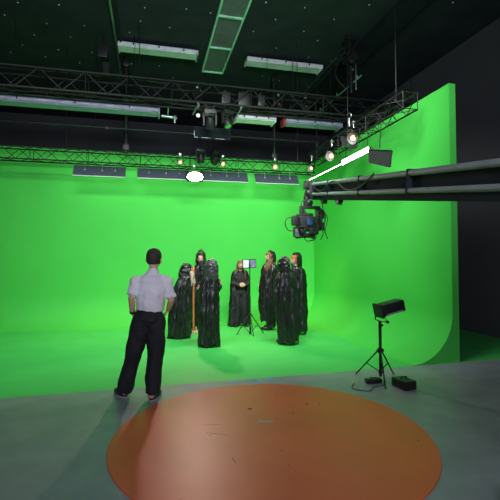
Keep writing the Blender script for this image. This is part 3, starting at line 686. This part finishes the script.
def skeleton(bm, J, female=False):
    """J: dict of joints; adds torso, limbs, neck, feet"""
    k = .9 if female else 1.
    pel, chest, neck, head = J['pelvis'], J['chest'], J['neck'], J['head']
    Rt = J['Rt']
    ball(bm, pel, (.155*k, .11, .12), Rt); ball(bm, (pel*.55+chest*.45), (.135*k, .095, .16), Rt); ball(bm, chest, (.165*k, .11, .19), Rt)
    ball(bm, chest*.45+neck*.55, (.15*k, .085, .07), Rt)
    limb(bm, [chest*.3+neck*.7, neck, head+(neck-head)*.35], [.06, .055*k, .052*k])
    for s in ('L', 'R'):
        sh, el, wr = J['sh'+s], J['el'+s], J['wr'+s]
        limb(bm, [neck*.5+sh*.5-Vector((0, 0, .04)), sh, sh*.5+el*.5, el, el*.45+wr*.55, wr], [.06*k, .057*k, .047*k, .038*k, .036*k, .026*k])
        hp, kn, an = J['hp'+s], J['kn'+s], J['an'+s]
        limb(bm, [hp, hp*.5+kn*.5, kn, kn*.65+an*.35, an], [.088, .075, .055, .055, .036])
        fd = J['fd'+s]; a = an.copy(); a.z = max(.04, an.z-.06)
        limb(bm, [an, an*.5+a*.5-fd*.03, Vector((a.x, a.y, .045))+fd*.08, Vector((a.x, a.y, .035))+fd*.15], [.036, .040, .038, .030])
def V(*a): return Vector(a)

def shoes(parent, J, m, sole=True):
    for s in ('L', 'R'):
        an, fd = J['an'+s], J['fd'+s]; R = Matrix((fd.cross(V(0, 0, 1)), fd, V(0, 0, 1))).transposed(); g = V(an.x, an.y, 0)
        bm = B(); ball(bm, g+fd*.08+V(0, 0, .045), (.050, .150, .047), R); ball(bm, g+fd*.0+V(0, 0, .065), (.045, .062, .065), R)
        for v in bm.verts: v.co.z = max(v.co.z, .012)
        sh = obj('shoe', bm, m, parent)
        if sole:
            bm = B(); ball(bm, g+fd*.075+V(0, 0, .014), (.053, .158, .05), R)
            for v in bm.verts: v.co.z = min(max(v.co.z, .001), .022)
            obj('sole', bm, M['sole'], sh)

# --- loft for cloaks / hair / hoods
def interp(keys, t):
    n = len(keys)-1; x = t*n; i = min(int(x), n-1); f = x-i
    a, b, c, d = keys[max(i-1, 0)], keys[i], keys[i+1], keys[min(i+2, n)]
    return [.5*((2*q)+(r-p)*f+(2*p-5*q+4*r-s)*f*f+(3*q-p-3*r+s)*f**3) for p, q, r, s in zip(a, b, c, d)]
def loft(name, m, parent, keys, gap=(PI/2, .0), nz=70, na=140, folds=(5, 8, 13), amp=(.004, .034), seed=0, thick=.006, zfold=0., wr=.006, hemwave=.028):
    """keys: list of (z, cx, cy, rx, ry) top to bottom, gap=(centre angle, half width)"""
    rnd = random.Random(seed); ph = [rnd.uniform(0, 2*PI) for _ in range(8)]
    bm = B(); g = []
    closed = gap[1] <= 0
    for i in range(nz+1):
        t = i/nz; z, cx, cy, rx, ry = interp(keys, t)[:5]
        A = amp[0]+(amp[1]-amp[0])*t**1.1; row = []
        for j in range(na if closed else na+1):
            th = gap[0]+gap[1]+(2*PI-2*gap[1])*j/na
            f = 0
            for q, k in enumerate(folds):
                s = math.sin(k*th+ph[q]+1.1*t*math.sin(2*th+ph[q+3])+(1.5+q)*t)
                f += (1-abs(s)**.8*2)*(.5, .32, .2)[q % 3]
            w = noise.noise(V(math.cos(th)*3.2+seed, math.sin(th)*3.2, z*4.5))*wr*2+noise.noise(V(math.cos(th)*6+seed, math.sin(th)*6, z*11+2*math.sin(th*2)))*wr*1.3
            r = 1+0; off = A*f+w*(.3+.7*min(1, t*3))
            zz = z+(hemwave*math.sin(5*th+ph[5])*t**6)
            row.append(bm.verts.new((cx+(rx+off)*math.cos(th), cy+(ry+off)*math.sin(th), zz)))
        g.append(row)
    for a, b in zip(g, g[1:]):
        n = len(a)
        for j in range(n if closed else n-1): bm.faces.new((a[j], b[j], b[(j+1) % n], a[(j+1) % n]))
    o = obj(name, bm, m, parent)
    s = o.modifiers.new('thickness', 'SOLIDIFY'); s.thickness = thick; s.offset = 0
    return o
def hood(parent, c, R, m, open_=.62, peak=.04, size=1., seed=1, drop=.10, name='hood'):
    """shell round the head c, opening towards local +y of R"""
    bm = B(); n, k = 64, 34; rows = []
    for i in range(k+1):
        u = open_+(PI*.985-open_)*i/k         # polar angle measured from the face direction (+y)
        row = []
        for j in range(n):
            a = 2*PI*j/n                    # around the y axis, a=0 -> +x, pi/2 -> +z
            x = math.sin(u)*math.cos(a); z = math.sin(u)*math.sin(a); y = math.cos(u)
            X, Y, Z = x*.115*size, y*.155*size-.012, z*.150*size+.004
            if z > 0: Z += peak*z*max(0, .4-y)*.9; Y -= peak*.6*z*max(0, -y)
            if z < 0:                        # drape towards the shoulders
                t = -z; Z -= (drop+.05)*t; X *= 1+.60*t*t; Y *= 1+.20*t
            f = .006*math.sin(9*a+3*u+seed)+.010*noise.noise(V(x*4+seed, y*4, z*5))+.006*noise.noise(V(x*11, y*11+seed, z*11))
            v = V(X, Y, Z); v += v.normalized()*f
            row.append(bm.verts.new(c+R @ v))
        rows.append(row)
    for a, b in zip(rows, rows[1:]):
        for j in range(n): bm.faces.new((a[j], b[j], b[(j+1) % n], a[(j+1) % n]))
    bm.faces.new(rows[-1])
    o = obj(name, bm, m, parent); s = o.modifiers.new('thickness', 'SOLIDIFY'); s.thickness = .006; s.offset = 0
    return o
def cap_hair(parent, c, R, m, grow=.006, low=-.15, name='hair', front=.45, seed=0, rough=.002, S=1.):
    bm = B(); n, k = 56, 26; rows = []
    for i in range(k+1):
        row = []
        for j in range(n):
            th = 2*PI*j/n; y = math.sin(th)
            # lowest polar angle depends on direction: high on the forehead, low at the nape
            z_end = front if y > .55 else (low if y < 0 else low+(front-low)*(y/.55)**2)
            ph = math.acos(max(-1, min(1, z_end)))*i/k
            d = (math.cos(th)*math.sin(ph), math.sin(th)*math.sin(ph), math.cos(ph))
            p = S*head_surface(d, grow*(1 if i < k else -.3)+rough*noise.noise(V(d[0]*9+seed, d[1]*9, d[2]*9)))
            row.append(bm.verts.new(c+R @ p))
        rows.append(row)
    for a, b in zip(rows, rows[1:]):
        for j in range(n): bm.faces.new((a[j], b[j], b[(j+1) % n], a[(j+1) % n]))
    bmesh.ops.remove_doubles(bm, verts=rows[0], dist=1e-5)
    return obj(name, bm, m, parent)

# === man with his back to us ===
t = thing('person', 'man seen from behind in a white t-shirt and wide dark trousers, hands at his pockets', 'person', (-.13, 5.03, 0))
hy = math.radians(-14); Rt = Rz(hy)
J = dict(Rt=Rt, pelvis=V(.13, 0, .98), chest=V(.15, .0, 1.28), neck=V(.175, .01, 1.49), head=V(.185, .035, 1.66),
         shL=V(-.018, .02, 1.39), shR=V(.338, -.02, 1.38), elL=V(-.075, -.05, 1.20), elR=V(.385, -.04, 1.16), wrL=V(-.065, .05, 1.01), wrR=V(.355, .12, 1.03),
         hpL=V(.04, .01, .93), hpR=V(.21, -.02, .93), knL=V(-.055, .07, .50), knR=V(.20, -.02, .49), anL=V(-.165, .10, .09), anR=V(.165, -.10, .09),
         fdL=(Rz(.55) @ V(0, 1, 0)), fdR=(Rz(-.45) @ V(0, 1, 0)))
bm = B(); skeleton(bm, J); add_head(bm, J['head'], Rz(hy) @ Matrix.Rotation(.06, 3, 'X'), 1.1)
add_hand(bm, J['wrL'], (.35, .35, -.85), (.9, 0, .3), .5, 1., 1); add_hand(bm, J['wrR'], (-.4, .5, -.7), (-.9, .1, .2), .5, 1., -1)
body = remesh_obj(bm, 'body', M['skin'], t, .0065, 2)
hp = J['head']; Rh = Rz(hy) @ Matrix.Rotation(.06, 3, 'X')
cap_hair(t, hp, Rh, M['hairdark'], .006, -.50, front=.42, S=1.1); face_bits(t, hp, Rh)
bm = B()
ball(bm, V(.15, -.0, 1.27), (.195, .145, .19), Rt); ball(bm, V(.155, 0, 1.385), (.17, .125, .105), Rt); ball(bm, V(.145, 0, 1.15), (.175, .13, .16), Rt)
cone(bm, V(.14, 0, 1.045), V(.15, 0, 1.25), .165, .17, 28)
limb(bm, [V(.165, .0, 1.455), V(.175, .008, 1.50)], [.085, .068])
for s in ('L', 'R'):
    sh, el = J['sh'+s], J['el'+s]; limb(bm, [V(.17, .005, 1.44), V(.165, 0, 1.42)*.4+sh*.6, sh, sh*.35+el*.65], [.075, .072, .072, .066]); cone(bm, sh*.35+el*.65, sh*.15+el*.85, .066, .069, 20)
def fold(a, sc_, st=1.):
    return lambda p: a*noise.noise(V(p.x*sc_, p.y*sc_, p.z*sc_*st))+a*.5*noise.noise(V(p.x*sc_*2.3+4, p.y*sc_*2.3, p.z*sc_*2.3*st))
remesh_obj(bm, 'shirt', M['tee'], t, .009, 4, fold(.016, 9, .8))
bm = B()
ball(bm, V(.13, 0, .95), (.185, .14, .13), Rt); cone(bm, V(.135, 0, .93), V(.14, 0, 1.065), .165, .150, 28)
for s, w in (('L', 1), ('R', 1)):
    hp_, kn, an = J['hp'+s], J['kn'+s], J['an'+s]
    limb(bm, [hp_, hp_*.5+kn*.5, kn, kn*.45+an*.55], [.120, .112, .102, .098]); cone(bm, kn*.5+an*.5, V(an.x, an.y, .075), .100, .094, 24)
remesh_obj(bm, 'trousers', M['trousers'], t, .010, 4, fold(.02, 7, .6))
bm = B(); lathe(bm, [(.158, -.018), (.164, -.018), (.164, .018), (.158, .018)], V(.14, 0, 1.06), None, 40)
for v in bm.verts: v.co.y = v.co.y*.88
obj('belt', bm, M['shoe'], t)
bm = B(); dv = (J['wrL']-J['elL']).normalized(); cone(bm, J['wrL']-dv*.035, J['wrL']-dv*.01, .036, seg=20); obj('wristwatch', bm, M['shoe'], t)
shoes(t, J, M['shoe'])

# === cloaked people ===
def cloaked(label, loc, hd, headp, H, keys, hoodm=None, hood_size=1., hair=None, hairlong=False, arms=None, gap=(None, .0), seed=1, hoodpeak=.05, cloakm=None, headpitch=0., folds=(5, 8, 13), amp=(.004, .034), boots=True, hood_yaw=None, hands=('L', 'R'), pelvis=(0, 0), foots=None, hoodopen=.7, drop=.10, wears_hood=True, female=True):
    """hd: heading angle in degrees (0 = away from the camera, +Y; 90 = towards -X; 180 = towards the camera)"""
    a = math.radians(hd); Rt = Rz(a); f = Rt @ V(0, 1, 0); r = Rt @ V(1, 0, 0)
    t = thing('person', label, 'person', loc)
    hp = V(*headp); px_, py_ = pelvis
    pel = V(px_, py_, H*.53); neck = hp-V(0, 0, .165)-f*.03; chest = pel*.40+neck*.60-V(0, 0, .02); chest.z = pel.z+(neck.z-pel.z)*.58
    J = dict(Rt=Rt, pelvis=pel, chest=chest, neck=neck, head=hp)
    shz = neck-V(0, 0, .09)
    J['shL'] = shz-r*.112; J['shR'] = shz+r*.112
    arms = arms or {}
    for s, q in (('L', -1), ('R', 1)):
        J['el'+s] = arms.get('el'+s, J['sh'+s]+r*q*.005-V(0, 0, .26)+f*.03); J['wr'+s] = arms.get('wr'+s, J['el'+s]+f*.16-r*q*.10-V(0, 0, .12))
        J['hp'+s] = pel+r*q*.085-V(0, 0, .04)
        fo = (foots or {}).get(s, (r*q*.10))
        J['an'+s] = V(fo.x, fo.y, .09); J['kn'+s] = (J['hp'+s]+J['an'+s])/2+f*.03
        J['fd'+s] = (Rz(-q*.25) @ f)
    Rh = Rz(math.radians(hood_yaw if hood_yaw is not None else hd)) @ Matrix.Rotation(headpitch, 3, 'X')
    bm = B(); skeleton(bm, J, female); add_head(bm, hp, Rh)
    for s, q in (('L', -1), ('R', 1)):
        d = arms.get('hd'+s, J['wr'+s]-J['el'+s]); pn = arms.get('pn'+s, -r*q)
        add_hand(bm, J['wr'+s], d, pn, arms.get('curl'+s, .45), .95, 1 if s == 'R' else -1)
    remesh_obj(bm, 'body', M['skin'], t, .0075, 1)
    face_bits(t, hp, Rh)
    # dark clothes under the cloak
    bm = B(); ball(bm, pel, (.165, .125, .13), Rt); ball(bm, pel*.5+chest*.5, (.145, .11, .17), Rt); ball(bm, chest, (.170, .125, .195), Rt); ball(bm, chest*.4+neck*.6, (.16, .095, .075), Rt); limb(bm, [neck-V(0, 0, .05), neck-V(0, 0, .01)], [.068, .062])
    for s in ('L', 'R'):
        sh, el, wr = J['sh'+s], J['el'+s], J['wr'+s]; limb(bm, [sh, el, el*.12+wr*.88], [.066, .052, .044])
    remesh_obj(bm, 'top', M['cloth'], t, .010, 3, fold(.010, 10))
    bm = B(); ball(bm, pel-V(0, 0, .02), (.17, .128, .12), Rt)
    for s in ('L', 'R'):
        limb(bm, [J['hp'+s], J['kn'+s], J['kn'+s]*.3+J['an'+s]*.7], [.105, .085, .085]); cone(bm, J['kn'+s], V(J['an'+s].x, J['an'+s].y, .06), .085, .095, 20)
    remesh_obj(bm, 'trousers', M['cloth'], t, .011, 3, fold(.012, 8, .5))
    shoes(t, J, M['shoe'], False)
    if hair:
        cap_hair(t, hp, Rh, hair, .010, -.6, front=.35, seed=seed, rough=.004)
        if hairlong:
            L = hairlong
            ks = [(hp.z+.07, hp.x, hp.y, .070, .085), (hp.z+.0, hp.x-f.x*.01, hp.y-f.y*.01, .088, .100), (hp.z-.10, hp.x-f.x*.015, hp.y-f.y*.015, .100, .095), (hp.z-.20, hp.x-f.x*.01, hp.y-f.y*.01, .125, .115), (hp.z-L, hp.x, hp.y, .135, .135)]
            loft('long_hair', hair, t, ks, (math.radians(90+ (hood_yaw if hood_yaw is not None else hd)), .88), 34, 90, (9, 15, 23), (.003, .012), seed, .012, wr=.003, hemwave=.02)
    if wears_hood: hood(t, hp, Rh, hoodm or M['cloak'], hoodopen, hoodpeak, hood_size, seed, drop)
    if keys:
        g = gap[0] if gap[0] is not None else math.radians(90+hd)
        loft('cloak', cloakm or M['cloak'], t, keys, (g, gap[1]), folds=folds, amp=amp, seed=seed, wr=.010)
    return t, J

# 1 bent over the staff, far left
t1, J1 = cloaked('cloaked person bending forward with pale hair, left of the group, gripping the orange pole', (.60, 8.72, 0), -82, (.19, .03, 1.40), 1.70,
        [(1.34, .18, .02, .085, .10), (1.29, .165, .0, .13, .14), (1.16, .11, .0, .165, .19), (.98, .06, 0, .20, .21), (.70, .04, 0, .225, .21), (.35, .02, 0, .235, .22), (.03, .02, 0, .25, .22)],
        hair=M['hairpale'], hairlong=.30, seed=3, headpitch=-.35, hood_size=.95, hoodm=M['cloak'], hoodopen=1.2, drop=.05, pelvis=(-.06, 0), gap=(math.radians(8), .10),
        arms=dict(elR=V(.24, -.06, 1.02), wrR=V(.30, .18, 1.13), hdR=V(.35, .9, .2), pnR=V(.6, -.3, .1), elL=V(.16, .2, 1.0), wrL=V(.28, .32, 1.18), hdL=V(.4, .6, .2), pnL=V(1, -.4, 0), curlR=.8, curlL=.8), hoodpeak=.03, amp=(.006, .022))
loft('hair_strand', M['hairpale'], t1, [(1.40, .25, -.04, .045, .05), (1.33, .275, -.05, .05, .055), (1.22, .27, -.05, .045, .05), (1.10, .26, -.05, .02, .025)], (0, 0), 24, 40, (4, 7, 9), (.003, .008), 4, .004, wr=.003)
# 2 facing us behind
t, J = cloaked('tall hooded person facing us, black scarf over the chin, rearmost of left group', (1.20, 9.75, 0), 168, (.0, -.0, 1.66), 1.80,
        [(1.55, 0, .0, .075, .08), (1.50, 0, 0, .14, .11), (1.42, 0, 0, .21, .14), (1.2, 0, 0, .24, .17), (.8, 0, 0, .25, .19), (.4, 0, 0, .26, .20), (.05, 0, 0, .27, .21)],
        seed=5, gap=(None, .12), hoodopen=.80, hoodpeak=.12, hood_size=1.06, female=False)
bm = B(); ball(bm, V(0.01, -.055, 1.565), (.085, .085, .055)); ball(bm, V(.02, -.07, 1.50), (.10, .07, .06)); remesh_obj(bm, 'scarf', M['cloth'], t, .01, 3, fold(.012, 14))
# 3 seen from behind, centre
cloaked('cloaked person from behind, grey hood, right hand raised, right of the orange pole', (1.10, 7.70, 0), 8, (.045, .02, 1.48), 1.62,
        [(1.37, .04, 0, .08, .085), (1.34, .035, 0, .115, .11), (1.27, .02, 0, .155, .14), (1.17, .005, 0, .180, .15), (.95, -.005, .01, .195, .17), (.70, 0, 0, .195, .17), (.35, 0, 0, .205, .18), (.04, .0, 0, .215, .19)],
        hoodm=M['hoodgrey'], hood_size=1.12, seed=8, hoodpeak=.02, gap=(None, .12), amp=(.004, .02),
        arms=dict(elR=V(.17, .02, 1.06), wrR=V(.215, -.02, 1.14), hdR=V(.15, .10, 1), pnR=V(-1, 0, 0), curlR=.25))
# 4 woman facing us
cloaked('woman facing us, long brown hair, open black cloak and clasped hands', (2.19, 9.84, 0), 178, (.0, -.02, 1.505), 1.62,
        [(1.405, 0, .02, .08, .07), (1.37, 0, .01, .15, .10), (1.30, 0, .01, .205, .125), (1.10, 0, .02, .235, .15), (.70, -.01, .02, .25, .17), (.35, -.02, .02, .265, .19), (.03, -.03, .02, .285, .20)],
        hair=M['hairbrown'], hairlong=.34, seed=11, gap=(math.radians(-88), .62), wears_hood=False, amp=(.003, .026),
        arms=dict(elR=V(-.19, -.05, 1.06), wrR=V(-.075, -.19, 1.015), hdR=V(1, -.1, -.05), pnR=V(0, 1, 0), elL=V(.19, -.05, 1.06), wrL=V(.075, -.20, 1.02), hdL=V(-1, -.1, -.02), pnL=V(0, 1, 0), curlR=.35, curlL=.35))
# 5 right group, left one
t5, J5 = cloaked('cloaked person with long brown hair turned left, leftmost of the right group', (2.78, 9.15, 0), 62, (-.03, .02, 1.70), 1.83,
        [(1.58, -.03, .02, .08, .08), (1.53, -.03, .01, .14, .12), (1.44, -.03, 0, .19, .15), (1.2, -.05, 0, .21, .18), (.85, -.07, 0, .22, .19), (.55, -.08, 0, .22, .20), (.20, -.05, 0, .20, .20)],
        hair=M['hairbrown'], hairlong=.42, seed=14, gap=(math.radians(160), .15), hood_yaw=104, hoodopen=1.45, hood_size=.95, drop=.05, hoodpeak=.01, amp=(.004, .022))
loft('hair_strand', M['hairbrown'], t5, [(1.66, -.03, -.085, .035, .03), (1.60, -.05, -.095, .055, .04), (1.52, -.09, -.10, .065, .05), (1.40, -.12, -.10, .065, .05), (1.30, -.12, -.10, .03, .03)], (0, 0), 24, 40, (4, 7, 9), (.003, .010), 4, .004, wr=.003)
# 6 right group, nearest
cloaked('shiny black hooded cloak seen from behind, nearest person of the right group', (2.62, 7.50, 0), 12, (-.08, .03, 1.53), 1.68,
        [(1.43, -.07, 0, .08, .09), (1.40, -.065, 0, .12, .12), (1.33, -.06, 0, .165, .15), (1.22, -.055, 0, .205, .165), (1.0, -.06, .0, .235, .18), (.70, -.05, .02, .235, .18), (.35, -.01, 0, .22, .19), (.05, .0, 0, .205, .19)],
        hood_size=1.0, seed=19, hoodpeak=.04, gap=(None, .12), amp=(.006, .024), foots=dict(L=V(-.09, -.03, 0), R=V(.08, .02, 0)))
# 7 right group, red hair
cloaked('ginger haired person with the hood half back, face turned left, rightmost of the right group', (3.17, 8.44, 0), 75, (-.06, .0, 1.62), 1.78,
        [(1.50, -.03, .0, .08, .08), (1.45, -.02, 0, .13, .12), (1.37, .0, 0, .17, .15), (1.15, .0, 0, .19, .18), (.8, .0, 0, .20, .19), (.4, .0, 0, .205, .20), (.05, .0, 0, .19, .20)],
        hair=M['hairred'], seed=23, gap=(math.radians(165), .12), hood_yaw=104, hoodopen=1.38, hood_size=1.0, hoodpeak=.05, amp=(.005, .022))
